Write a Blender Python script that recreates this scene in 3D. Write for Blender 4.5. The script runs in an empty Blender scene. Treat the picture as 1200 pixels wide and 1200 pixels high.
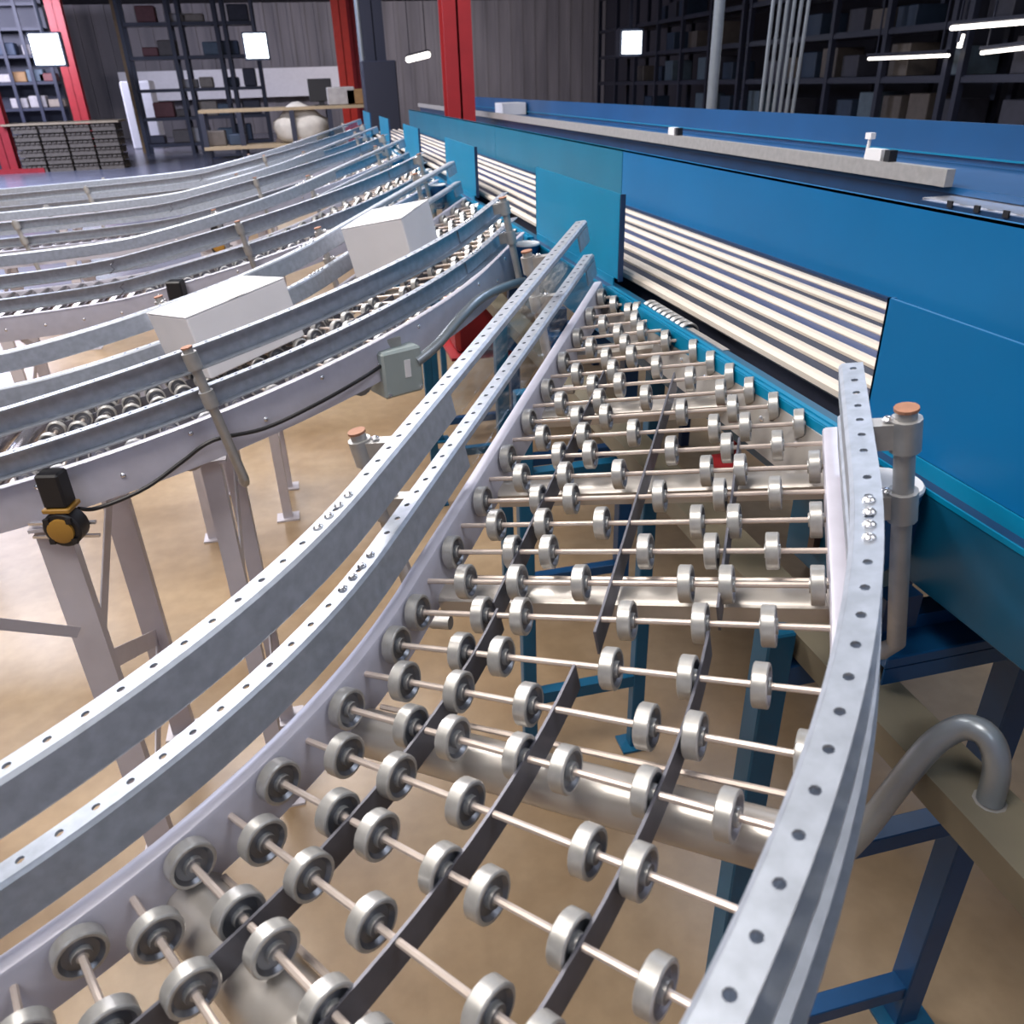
import bpy, math, random
from mathutils import Vector, Matrix
random.seed(7)
C = bpy.context.scene.collection
scene = bpy.context.scene
R = math.radians

# ------------------------------------------------------------------ camera, world, light, exposure
cam_d = bpy.data.cameras.new('camera')
cam = bpy.data.objects.new('camera', cam_d)
C.objects.link(cam)
cam.matrix_world = Matrix(((0.970926, 0.137087, -0.196241, 0.000000), (-0.237741, 0.456381, -0.857436, 0.000000), (-0.027983, 0.879161, 0.475703, 1.930000), (0.000000, 0.000000, 0.000000, 1.000000)))
cam_d.sensor_width = 36.0
cam_d.lens = 28.05
cam_d.clip_start = 0.02
cam_d.clip_end = 300
cam_d.dof.use_dof = True
cam_d.dof.focus_distance = 1.35
cam_d.dof.aperture_fstop = 9.0
scene.camera = cam

world = bpy.data.worlds.new('hall_ambient')
scene.world = world
world.use_nodes = True
world.node_tree.nodes['Background'].inputs[0].default_value = (0.68, 0.66, 1.0, 1)
world.node_tree.nodes['Background'].inputs[1].default_value = 0.21

def area_light(name, loc, size, power, col, target=None):
    d = bpy.data.lights.new(name, 'AREA')
    d.energy = power
    d.shape = 'RECTANGLE'
    d.size, d.size_y = size
    d.color = col
    o = bpy.data.objects.new(name, d)
    C.objects.link(o)
    o.location = loc
    if target is not None:
        o.rotation_euler = (Vector(target) - Vector(loc)).to_track_quat('-Z', 'Y').to_euler()
    return o

area_light('ceiling_light_near', (-1.8, 0.4, 5.3), (2.6, 1.4), 190, (1.0, 0.93, 0.86))
area_light('fill_light_behind', (-0.8, -3.2, 5.4), (2.6, 1.4), 330, (0.80, 0.88, 1.0))  # added fill behind the camera, brightens the faces turned towards it
area_light('ceiling_light_right', (2.8, -0.6, 5.3), (2.0, 1.4), 65, (0.88, 0.92, 1.0))
area_light('ceiling_light_mid', (-1.8, 4.4, 5.3), (2.6, 1.4), 380, (1.0, 0.95, 0.90))
area_light('ceiling_light_aisle', (-5.5, 10.0, 5.3), (3.0, 1.6), 680, (0.86, 0.88, 1.0))
area_light('ceiling_light_far', (-9.0, 21.0, 5.3), (3.5, 2.0), 1900, (0.62, 0.70, 1.0))
area_light('fill_light_bench', (-1.5, 16.5, 5.3), (3.0, 1.5), 420, (0.95, 0.93, 1.0))  # extra fill put in to lift the packing bench
area_light('fill_light_wall', (-12.0, 34.0, 5.3), (9.0, 2.0), 2300, (0.80, 0.79, 1.0), (-11.0, 45.0, 1.0))  # added fill aimed at the back wall to brighten it
area_light('fill_light_wall_right', (6.0, 34.0, 5.3), (8.0, 2.0), 1050, (0.90, 0.84, 0.92), (6.0, 45.0, 1.0))  # the same added wall fill, for the right part
area_light('fill_light_column', (-1.0, 7.6, 5.3), (2.4, 1.2), 230, (0.95, 0.93, 1.0))  # extra fill put in for the thick red column
area_light('ceiling_light_back', (4.2, 5.0, 5.3), (2.4, 1.2), 130, (0.70, 0.80, 1.0))

scene.view_settings.view_transform = 'Standard'
scene.view_settings.look = 'None'
scene.view_settings.exposure = 0.0
scene.view_settings.gamma = 1.0
scene.view_settings.use_curve_mapping = False

# ------------------------------------------------------------------ materials
MAT = {}
def mat(name, col, rough=0.5, metal=0.0, noise=0.0, scale=20.0, col2=None, bump=0.0, emit=None, stretch=None, spec=0.5):
    m = bpy.data.materials.new(name)
    m.use_nodes = True
    nt = m.node_tree
    b = nt.nodes['Principled BSDF']
    b.inputs['Base Color'].default_value = (*col, 1)
    b.inputs['Roughness'].default_value = rough
    b.inputs['Metallic'].default_value = metal
    b.inputs['Specular IOR Level'].default_value = spec
    if emit:
        b.inputs['Emission Color'].default_value = (*emit[0], 1)
        b.inputs['Emission Strength'].default_value = emit[1]
    if noise > 0 or bump > 0:
        tc = nt.nodes.new('ShaderNodeTexCoord')
        mp = nt.nodes.new('ShaderNodeMapping')
        if stretch: mp.inputs['Scale'].default_value = stretch
        n = nt.nodes.new('ShaderNodeTexNoise')
        n.inputs['Scale'].default_value = scale
        n.inputs['Detail'].default_value = 6
        nt.links.new(tc.outputs['Object'], mp.inputs['Vector'])
        nt.links.new(mp.outputs['Vector'], n.inputs['Vector'])
        r = nt.nodes.new('ShaderNodeValToRGB')
        c2 = col2 if col2 else tuple(v * (1 - noise) for v in col)
        r.color_ramp.elements[0].position = 0.33
        r.color_ramp.elements[1].position = 0.68
        r.color_ramp.elements[0].color = (*c2, 1)
        r.color_ramp.elements[1].color = (*col, 1)
        nt.links.new(n.outputs['Fac'], r.inputs['Fac'])
        nt.links.new(r.outputs['Color'], b.inputs['Base Color'])
        if bump > 0:
            bp = nt.nodes.new('ShaderNodeBump')
            bp.inputs['Strength'].default_value = bump
            bp.inputs['Distance'].default_value = 0.002
            nt.links.new(n.outputs['Fac'], bp.inputs['Height'])
            nt.links.new(bp.outputs['Normal'], b.inputs['Normal'])
    MAT[name] = m
    return m

mat('galvanised', (0.46, 0.50, 0.57), 0.42, 0.45, 0.20, 60, bump=0.05)
mat('frame_paint', (0.58, 0.57, 0.66), 0.36, 0.10, 0.10, 25)
mat('axle_steel', (0.70, 0.60, 0.54), 0.35, 0.45, 0.08, 40)
mat('wheel_zinc', (0.56, 0.55, 0.53), 0.36, 0.55, 0.20, 70)
mat('wheel_web', (0.22, 0.23, 0.26), 0.35, 0.75)
mat('strip_steel', (0.16, 0.16, 0.19), 0.45, 0.5, 0.2, 30)
mat('tube_steel', (0.52, 0.49, 0.46), 0.32, 0.55, 0.15, 15)
mat('bolt_zinc', (0.80, 0.80, 0.84), 0.25, 0.8)
mat('post_galvanised', (0.46, 0.45, 0.44), 0.45, 0.4, 0.15, 40)
mat('rust_cap', (0.42, 0.20, 0.12), 0.7, 0.0, 0.25, 60)
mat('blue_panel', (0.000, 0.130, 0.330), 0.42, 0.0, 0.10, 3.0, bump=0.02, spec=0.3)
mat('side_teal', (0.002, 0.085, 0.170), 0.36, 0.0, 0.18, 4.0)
mat('aisle_grey', (0.22, 0.22, 0.27), 0.26, 0.0, 0.25, 1.2)
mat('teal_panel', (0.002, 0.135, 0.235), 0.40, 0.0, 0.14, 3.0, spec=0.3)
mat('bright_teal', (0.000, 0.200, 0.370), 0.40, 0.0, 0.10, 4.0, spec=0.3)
mat('dark_blue', (0.006, 0.040, 0.120), 0.42, 0.0, 0.25, 8.0)
mat('stand_blue', (0.005, 0.110, 0.225), 0.40, 0.0, 0.20, 10.0)
mat('stand_navy', (0.004, 0.065, 0.190), 0.40, 0.0, 0.20, 10.0)
mat('royal_blue', (0.004, 0.078, 0.225), 0.40, 0.0, 0.15, 3.0)
mat('belt_white', (0.66, 0.58, 0.49), 0.55, 0.0, 0.18, 12, stretch=(1, 0.2, 1))
mat('gap_shade', (0.020, 0.024, 0.050), 0.55, 0.0, 0.3, 10)  # near-black: shade of the gaps between belts, put into the colour
mat('slider_blue', (0.035, 0.05, 0.14), 0.38, 0.0, 0.3, 6, stretch=(1, 0.2, 1))
mat('tan_paint', (0.20, 0.175, 0.125), 0.5, 0.0, 0.2, 12)
mat('leg_paint', (0.60, 0.57, 0.62), 0.45, 0.05, 0.10, 10)
mat('roller_steel', (0.30, 0.28, 0.30), 0.22, 0.85, 0.1, 20)
mat('black_plastic', (0.015, 0.015, 0.018), 0.45)
mat('yellow_plastic', (0.38, 0.20, 0.035), 0.45)
mat('red_paint', (0.36, 0.02, 0.025), 0.45, 0.0, 0.15, 6)
mat('orange_red', (0.62, 0.03, 0.015), 0.45, 0.0, 0.15, 6)
mat('box_grey', (0.36, 0.42, 0.42), 0.5, 0.0, 0.08, 10)
mat('white_paint', (0.84, 0.84, 0.87), 0.5, 0.0, 0.06, 8)
mat('white_card', (0.82, 0.80, 0.82), 0.6, 0.0, 0.05, 9)
mat('tape', (0.70, 0.66, 0.62), 0.3)
mat('conduit_grey', (0.34, 0.38, 0.42), 0.35, 0.5, 0.1, 20)
mat('rack_dark', (0.022, 0.026, 0.048), 0.5)
mat('wood_top', (0.42, 0.32, 0.20), 0.6, 0.0, 0.25, 12, stretch=(1, 8, 8))
mat('pallet_wood', (0.16, 0.13, 0.10), 0.8, 0.0, 0.3, 10)
mat('tarp', (0.62, 0.58, 0.52), 0.8, 0.0, 0.20, 5, bump=0.3)
mat('brown_steel', (0.16, 0.10, 0.07), 0.5, 0.3, 0.3, 30)
mat('ochre_paint', (0.34, 0.20, 0.07), 0.5, 0.0, 0.2, 10)
mat('lamp_glow', (1, 1, 1), 0.4, emit=((0.86, 0.95, 1.0), 6.0))
mat('tube_glow', (1, 1, 1), 0.4, emit=((1.0, 0.93, 0.85), 4.0))
GOODS = [mat('goods_%d' % i, c, 0.6, 0.0, 0.2, 9) for i, c in enumerate([(0.05, 0.05, 0.07), (0.12, 0.10, 0.09), (0.30, 0.25, 0.20), (0.03, 0.05, 0.09), (0.18, 0.06, 0.06), (0.40, 0.38, 0.38), (0.10, 0.14, 0.18), (0.30, 0.17, 0.07)])]

def floor_material():
    m = bpy.data.materials.new('polished_concrete')
    m.use_nodes = True
    nt = m.node_tree
    b = nt.nodes['Principled BSDF']
    tc = nt.nodes.new('ShaderNodeTexCoord')
    n1 = nt.nodes.new('ShaderNodeTexNoise'); n1.inputs['Scale'].default_value = 0.9; n1.inputs['Detail'].default_value = 8; n1.inputs['Roughness'].default_value = 0.62
    n2 = nt.nodes.new('ShaderNodeTexNoise'); n2.inputs['Scale'].default_value = 14; n2.inputs['Detail'].default_value = 5
    r = nt.nodes.new('ShaderNodeValToRGB')
    r.color_ramp.elements[0].position = 0.30; r.color_ramp.elements[0].color = (0.27, 0.170, 0.085, 1)
    r.color_ramp.elements[1].position = 0.72; r.color_ramp.elements[1].color = (0.45, 0.335, 0.215, 1)
    mx = nt.nodes.new('ShaderNodeMixRGB'); mx.blend_type = 'MULTIPLY'; mx.inputs['Fac'].default_value = 0.35
    r2 = nt.nodes.new('ShaderNodeValToRGB')
    r2.color_ramp.elements[0].position = 0.35; r2.color_ramp.elements[0].color = (0.62, 0.60, 0.58, 1)
    r2.color_ramp.elements[1].position = 0.65; r2.color_ramp.elements[1].color = (1, 1, 1, 1)
    nt.links.new(tc.outputs['Object'], n1.inputs['Vector']); nt.links.new(tc.outputs['Object'], n2.inputs['Vector'])
    nt.links.new(n1.outputs['Fac'], r.inputs['Fac']); nt.links.new(n2.outputs['Fac'], r2.inputs['Fac'])
    nt.links.new(r.outputs['Color'], mx.inputs['Color1']); nt.links.new(r2.outputs['Color'], mx.inputs['Color2'])
    nt.links.new(mx.outputs['Color'], b.inputs['Base Color'])
    b.inputs['Roughness'].default_value = 0.32
    bp = nt.nodes.new('ShaderNodeBump'); bp.inputs['Strength'].default_value = 0.08; bp.inputs['Distance'].default_value = 0.004
    nt.links.new(n2.outputs['Fac'], bp.inputs['Height']); nt.links.new(bp.outputs['Normal'], b.inputs['Normal'])
    MAT['floor'] = m
floor_material()

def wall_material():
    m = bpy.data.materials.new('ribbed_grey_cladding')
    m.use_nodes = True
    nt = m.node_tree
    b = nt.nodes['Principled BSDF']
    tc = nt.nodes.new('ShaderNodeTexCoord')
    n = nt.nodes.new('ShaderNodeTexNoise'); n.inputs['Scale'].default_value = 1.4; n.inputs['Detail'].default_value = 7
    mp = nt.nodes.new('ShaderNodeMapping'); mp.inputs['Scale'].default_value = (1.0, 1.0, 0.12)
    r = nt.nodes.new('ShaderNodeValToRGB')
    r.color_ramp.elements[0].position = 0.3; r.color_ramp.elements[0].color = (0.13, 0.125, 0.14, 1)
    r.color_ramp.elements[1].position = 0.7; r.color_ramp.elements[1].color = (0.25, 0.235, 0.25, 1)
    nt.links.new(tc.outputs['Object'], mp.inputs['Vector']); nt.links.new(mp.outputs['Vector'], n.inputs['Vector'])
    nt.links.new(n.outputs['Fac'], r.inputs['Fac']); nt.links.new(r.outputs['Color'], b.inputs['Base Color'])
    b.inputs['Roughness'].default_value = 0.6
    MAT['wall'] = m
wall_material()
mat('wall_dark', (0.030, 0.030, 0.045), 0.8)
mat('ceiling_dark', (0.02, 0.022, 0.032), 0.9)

def clear_material():
    m = bpy.data.materials.new('clear_plastic'); m.use_nodes = True
    nt = m.node_tree; nt.nodes.clear()
    out = nt.nodes.new('ShaderNodeOutputMaterial'); mix = nt.nodes.new('ShaderNodeMixShader')
    tr = nt.nodes.new('ShaderNodeBsdfTransparent'); tr.inputs['Color'].default_value = (0.93, 0.95, 0.97, 1)
    gl = nt.nodes.new('ShaderNodeBsdfGlossy'); gl.inputs['Roughness'].default_value = 0.12; gl.inputs['Color'].default_value = (0.8, 0.85, 0.9, 1)
    n = nt.nodes.new('ShaderNodeTexNoise'); n.inputs['Scale'].default_value = 18.0
    mr = nt.nodes.new('ShaderNodeMapRange'); mr.inputs['From Min'].default_value = 0.4; mr.inputs['From Max'].default_value = 0.7
    mr.inputs['To Min'].default_value = 0.06; mr.inputs['To Max'].default_value = 0.22
    nt.links.new(n.outputs['Fac'], mr.inputs['Value']); nt.links.new(mr.outputs['Result'], mix.inputs['Fac'])
    nt.links.new(tr.outputs[0], mix.inputs[1]); nt.links.new(gl.outputs[0], mix.inputs[2]); nt.links.new(mix.outputs[0], out.inputs['Surface'])
    MAT['clear_plastic'] = m
clear_material()

# ------------------------------------------------------------------ mesh helpers
class MB:
    def __init__(s): s.v = []; s.f = []; s.m = []
    def add(s, vs, fs, mi=0):
        o = len(s.v); s.v += [tuple(p) for p in vs]
        for f in fs: s.f.append(tuple(i + o for i in f)); s.m.append(mi)
        return s
    def box(s, x0, x1, y0, y1, z0, z1, mi=0, ch=0.0, M=None):
        if ch > 0:
            c = ch; P = []
            for z, q in ((z0, c), (z0 + c, 0), (z1 - c, 0), (z1, c)):
                P += [(x0 + q, y0 + c, z), (x0 + c, y0 + q, z), (x1 - c, y0 + q, z), (x1 - q, y0 + c, z), (x1 - q, y1 - c, z), (x1 - c, y1 - q, z), (x0 + c, y1 - q, z), (x0 + q, y1 - c, z)]
            F = [tuple(range(7, -1, -1)), tuple(range(24, 32))]
            for k in range(3):
                for i in range(8):
                    j = (i + 1) % 8; F.append((k*8 + i, k*8 + j, k*8 + 8 + j, k*8 + 8 + i))
        else:
            P = [(x0, y0, z0), (x1, y0, z0), (x1, y1, z0), (x0, y1, z0), (x0, y0, z1), (x1, y0, z1), (x1, y1, z1), (x0, y1, z1)]
            F = [(3, 2, 1, 0), (4, 5, 6, 7), (0, 1, 5, 4), (1, 2, 6, 5), (2, 3, 7, 6), (3, 0, 4, 7)]
        if M is not None: P = [M @ Vector(p) for p in P]
        return s.add(P, F, mi)
    def tube(s, pts, r, n=10, mi=0, caps=True):
        pts = [Vector(p) for p in pts]; V = []; F = []
        t0 = (pts[1] - pts[0]).normalized()
        a = t0.orthogonal().normalized()
        for i, p in enumerate(pts):
            t = (pts[min(i + 1, len(pts) - 1)] - pts[max(i - 1, 0)]).normalized()
            a = (a - t * a.dot(t)).normalized(); b = t.cross(a)
            rr = r[i] if isinstance(r, (list, tuple)) else r
            for k in range(n):
                an = 2 * math.pi * k / n
                V.append(p + (a * math.cos(an) + b * math.sin(an)) * rr)
        for i in range(len(pts) - 1):
            for k in range(n):
                j = (k + 1) % n
                F.append((i*n + k, i*n + j, i*n + n + j, i*n + n + k))
        if caps:
            F.append(tuple(range(n - 1, -1, -1))); F.append(tuple(range((len(pts) - 1) * n, len(pts) * n)))
        return s.add(V, F, mi)
    def beam(s, p0, p1, wx, wy, up=(0, 0, 1), mi=0):
        p0, p1 = Vector(p0), Vector(p1); t = (p1 - p0).normalized(); u = Vector(up)
        a = t.cross(u)
        if a.length < 1e-4: a = t.cross(Vector((1, 0, 0)))
        a.normalize(); b = a.cross(t)
        V = []
        for p in (p0, p1):
            for sx, sy in ((-1, -1), (1, -1), (1, 1), (-1, 1)): V.append(p + a * sx * wx / 2 + b * sy * wy / 2)
        return s.add(V, [(0, 1, 2, 3), (7, 6, 5, 4), (0, 4, 5, 1), (1, 5, 6, 2), (2, 6, 7, 3), (3, 7, 4, 0)], mi)
    def lathe(s, prof, n=20, axis='x', mats=None):
        # prof: (position along axis, radius); closed by caps at both ends
        V = []; F = []; MM = []
        for (x, r) in prof:
            for k in range(n):
                a = 2 * math.pi * k / n
                c, q = r * math.cos(a), r * math.sin(a)
                V.append({'x': (x, c, q), 'z': (c, q, x), 'y': (q, x, c)}[axis])
        for i in range(len(prof) - 1):
            for k in range(n):
                j = (k + 1) % n
                F.append((i*n + k, i*n + j, i*n + n + j, i*n + n + k)); MM.append(mats[i] if mats else 0)
        F.append(tuple(range(n - 1, -1, -1))); MM.append(0)
        F.append(tuple(range((len(prof) - 1) * n, len(prof) * n))); MM.append(0)
        o = len(s.v); s.v += V
        for f, m_ in zip(F, MM): s.f.append(tuple(i + o for i in f)); s.m.append(m_)
        return s
    def mesh(s, name, mats, smooth=False):
        me = bpy.data.meshes.new(name)
        me.from_pydata([tuple(p) for p in s.v], [], s.f)
        for m_ in (mats if isinstance(mats, (list, tuple)) else [mats]): me.materials.append(MAT[m_] if isinstance(m_, str) else m_)
        if any(s.m): me.polygons.foreach_set('material_index', s.m)
        if smooth:
            me.polygons.foreach_set('use_smooth', [True] * len(me.polygons))
            try: me.set_sharp_from_angle(angle=R(38))
            except Exception: pass
        me.update()
        return me
    def build(s, name, mats, parent=None, smooth=False, loc=None):
        return link(name, s.mesh(name, mats, smooth), parent, loc)

def link(name, me, parent=None, loc=None, M=None):
    o = bpy.data.objects.new(name, me); C.objects.link(o)
    if parent is not None: o.parent = parent
    if loc is not None: o.location = loc
    if M is not None: o.matrix_local = M
    return o
def thing(name, label, cat, loc=(0, 0, 0), group=None):
    o = bpy.data.objects.new(name, None); C.objects.link(o); o.location = loc; o.empty_display_size = 0.2
    return tag(o, label, cat, group)
def tag(o, label, cat, group=None):
    o['label'] = label; o['category'] = cat
    if group: o['group'] = group
    return o
def structure(o): o['kind'] = 'structure'; return o
def copy_tree(o, parent=None):
    c = o.copy(); C.objects.link(c)
    if parent is not None: c.parent = parent
    for ch in KIDS.get(o, ()):
        copy_tree(ch, c)
    return c
KIDS = {}
def index_children():
    KIDS.clear()
    for o in bpy.data.objects:
        if o.parent is not None: KIDS.setdefault(o.parent, []).append(o)

# ------------------------------------------------------------------ the setting
H = 1.93
floor = MB().box(-40, 30, -6, 60, -0.1, 0.0).build('floor', 'floor'); structure(floor)
wb = MB().box(-40, 30, 45.0, 45.3, 0, 5.4)
x = -40.0
while x < 30: wb.box(x, x + 0.16, 44.94, 45.0, 0.0, 5.4); x += 0.62
structure(wb.build('wall_back', 'wall'))
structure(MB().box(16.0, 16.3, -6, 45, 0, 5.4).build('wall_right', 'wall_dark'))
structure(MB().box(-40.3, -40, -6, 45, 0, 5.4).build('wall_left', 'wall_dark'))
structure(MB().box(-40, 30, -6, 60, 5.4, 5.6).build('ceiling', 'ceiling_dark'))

structure(MB().box(-38, -0.9, 9.6, 44.9, 0.0, 0.004).build('floor_aisle', 'aisle_grey'))  # thin blue-grey sheet over the far part of the floor
# ------------------------------------------------------------------ spur conveyors: a plane that falls away from the main line
SLOPE = math.atan(0.19)
EU = Vector((math.cos(SLOPE), 0, math.sin(SLOPE))); EV = Vector((0, 1, 0)); EW = Vector((-math.sin(SLOPE), 0, math.cos(SLOPE)))
ORG = Vector((0, 0, H)) + EW * (-0.627 * math.cos(SLOPE))     # on the plane of the wheel centres
CU, CV, RI = -0.8618, 1.3811, 0.96                              # centre of the bend, radius of the innermost wheel lane
A0 = R(59.0); SD = (math.sin(R(31)), math.cos(R(31))); ND = (math.cos(R(31)), -math.sin(R(31)))
BASE = Vector((-0.30, 1.25, 0.0))
PITCH = 1.87
TILT = Matrix((EU, EV, EW)).transposed()
RM = 1.2
def plan(q, d):
    # q > 0: metres up the straight lead-in; -1..0: round the bend; < -1: metres of run-out.  d: metres outwards from the inner lane
    r = RI + d
    if q >= 0: return (CU + ND[0]*r + SD[0]*q, CV + ND[1]*r + SD[1]*q, 0.0)
    if q >= -1:
        a = A0 * (1 + q); return (CU + math.sin(a)*r, CV - math.cos(a)*r, 0.0)
    e = -1 - q
    return (CU - e, CV - r, 0.155 * e * e / (e + 0.25))           # the run-out levels off
def SP(q, d, w):
    u, v, lift = plan(q, d)
    return ORG + EU*u + EV*v + EW*(w + lift) - BASE
def frame_at(q, d, w):
    # matrix with x outwards across the bed, y up the path, z off the bed
    a = A0 if q >= 0 else (A0 * (1 + q) if q >= -1 else 0.0)
    xo = EU*math.sin(a) - EV*math.cos(a)
    M = Matrix((xo, EW.cross(xo), EW)).transposed().to_4x4()
    M.translation = SP(q, d, w)
    return M
def qs(q0, q1, step=0.03):
    out = []
    q = q0
    while q < q1 - 1e-6:
        out.append(q)
        if q < -1 - 1e-6: q = min(q + 0.10, -1.0, q1)
        elif q < -1e-6: q = min(q + step, 0.0, q1)
        else: q = min(q + 0.25, q1)
    out.append(q1)
    return out
def sweep(mb, prof, q0, q1, mi=0, step=0.03, skip=()):
    Q = qs(q0, q1, step); n = len(prof); V = []; F = []
    for q in Q:
        for d, w in prof: V.append(SP(q, d, w))
    for i in range(len(Q) - 1):
        for k in range(n):
            if k in skip: continue
            j = (k + 1) % n
            F.append((i*n + k, i*n + j, i*n + n + j, i*n + n + k))
    F.append(tuple(range(n - 1, -1, -1))); F.append(tuple(range((len(Q)-1)*n, len(Q)*n)))
    return mb.add(V, F, mi)

def guard_mesh(side, wtop, q0, q1, holes=True, hgt=0.052):
    # channel with its web towards the bed and a row of punched holes in the top flange
    s = -1 if side == 'left' else 1
    web = -0.022 if side == 'left' else 0.524
    out = web + s * 0.028
    t = 0.003
    prof = [(out, wtop), (web + s*0.004, wtop), (web, wtop - 0.004), (web, wtop - hgt + 0.004), (web + s*0.004, wtop - hgt), (out, wtop - hgt),
            (out, wtop - hgt + t), (web + s*t*1.3, wtop - hgt + t), (web + s*t, wtop - hgt + t*1.3), (web + s*t, wtop - t*1.3), (web + s*t*1.3, wtop - t), (out, wtop - t)]
    mb = MB()
    if not holes:
        return sweep(mb, prof, q0, q1).mesh('guard_rail', 'galvanised')
    sweep(mb, prof, q0, q1, skip=(0, 10))
    # punched flange: one cell per hole
    dm = (out + web + s*0.004) / 2; wd = abs(out - web - s*0.004) / 2
    r_here = RI + dm
    q = q1
    cells = []
    while q > q0 + 1e-6:
        dq = 0.0345 if (q > 1e-6 or q <= -1 + 1e-6) else 0.0345 / (A0 * r_here)
        nq = max(q - dq, q0)
        if q > 1e-6 and nq < 0: nq = 0.0
        if q > -1 + 1e-6 and nq < -1: nq = -1.0
        cells.append((nq, q)); q = nq
    for a, b in cells:
        qm = (a + b) / 2; hq = (b - a) / 2
        L = 0.0345 if (b - a) * (1 if (qm > 0 or qm < -1) else A0 * r_here) > 0.02 else 0
        V = []; F = []
        for w in (wtop, wtop - t):
            ring = []
            for k in range(8):
                an = math.pi/4 * k
                cx, sx = math.cos(an), math.sin(an)
                m_ = max(abs(cx), abs(sx))
                ring.append((qm + hq * cx/m_, dm + wd * sx/m_))
            for (qq, dd) in ring: V.append(SP(qq, dd, w))
            if L:
                rq = hq * 0.0042 / (L / 2)
                for k in range(8):
                    an = math.pi/4 * k
                    V.append(SP(qm + rq*math.cos(an), dm + 0.0042*math.sin(an), w))
        if L:
            for k in range(8):
                j = (k + 1) % 8
                F.append((k, j, 8 + j, 8 + k)); F.append((16 + k, 24 + k, 24 + j, 16 + j)); F.append((8 + k, 8 + j, 24 + j, 24 + k))
        else:
            F = [tuple(range(8)), tuple(range(15, 7, -1))]
        mb.add(V, F)
    return mb.mesh('guard_rail', 'galvanised')

def frame_mesh(d0, d1, q0, q1):
    t = 0.022; b = -0.052 if d0 < 0 else -0.078; c = 0.006
    lo, hi = min(d0, d1), max(d0, d1)
    prof = [(lo, b), (lo, t - c), (lo + c*0.3, t - c*0.3), (lo + c, t), (hi - c, t), (hi - c*0.3, t - c*0.3), (hi, t - c), (hi, b)]
    return sweep(MB(), prof, q0, q1).mesh('frame_rail', 'frame_paint', smooth=True)

WHEEL = MB().lathe([(-0.0098, 0.0055), (-0.0098, 0.0092), (-0.0045, 0.0098), (-0.0040, 0.0135), (-0.0040, 0.0165), (-0.0072, 0.0192), (-0.0080, 0.0200), (-0.0080, 0.0226), (-0.0068, 0.0240),
                    (0.0068, 0.0240), (0.0080, 0.0226), (0.0080, 0.0200), (0.0072, 0.0192), (0.0040, 0.0165), (0.0040, 0.0135), (0.0045, 0.0098), (0.0098, 0.0092), (0.0098, 0.0055)], 22,
                   mats=[1, 0, 1, 1, 1, 1, 0, 0, 0, 0, 0, 1, 1, 1, 1, 0, 1]).mesh('wheel', ['wheel_zinc', 'wheel_web'], True)
WHEEL_LOW = MB().lathe([(-0.008, 0.004), (-0.004, 0.012), (-0.008, 0.020), (-0.008, 0.024), (0.008, 0.024), (0.008, 0.020), (0.004, 0.012), (0.008, 0.004)], 10, mats=[1, 1, 0, 0, 0, 1, 1]).mesh('wheel', ['wheel_zinc', 'wheel_web'])
BOLT = MB().lathe([(0.0, 0.0060), (0.0016, 0.0060), (0.0036, 0.0042), (0.0044, 0.0014)], 8, 'z').mesh('bolt', 'bolt_zinc', True)
LANE_A = [0.0, 0.093, 0.146, 0.281, 0.367, 0.442]
LANE_A7 = [0.0, 0.093, 0.149, 0.231, 0.283, 0.367, 0.443]
LANE_B = [0.045, 0.120, 0.208, 0.342, 0.391, 0.494]
ROWS = [(R(58.0) / A0 - 1, LANE_A)]
for i in range(19):
    al = 0.050 + 0.0692 * i
    if al > 1.27: break
    ROWS.append((al, LANE_B if i % 2 == 0 else LANE_A))
for i in range(17):
    ang = 54.2 - 3.31 * i
    if ang < 0: break
    ROWS.append((R(ang) / A0 - 1, LANE_B if i % 2 else (LANE_A7 if i else LANE_A)))
AXLES = {}
def axle_mesh(length):
    k = round(length, 3)
    if k not in AXLES: AXLES[k] = MB().tube([(0, 0, 0), (k, 0, 0)], 0.0037, 8).mesh('axle', 'axle_steel', True)
    return AXLES[k]

def stand_post(name, p, x, y, w, dpt, z0, z1, m_='leg_paint'):
    # open channel post: web facing -x-y viewer side, lips back
    mb = MB().box(-w/2, w/2, -0.003, 0.003, z0, z1).box(-w/2, -w/2 + 0.005, 0, dpt, z0, z1).box(w/2 - 0.005, w/2, 0, dpt, z0, z1)
    return mb.build(name, m_, p, loc=(x, y, 0))

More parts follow.
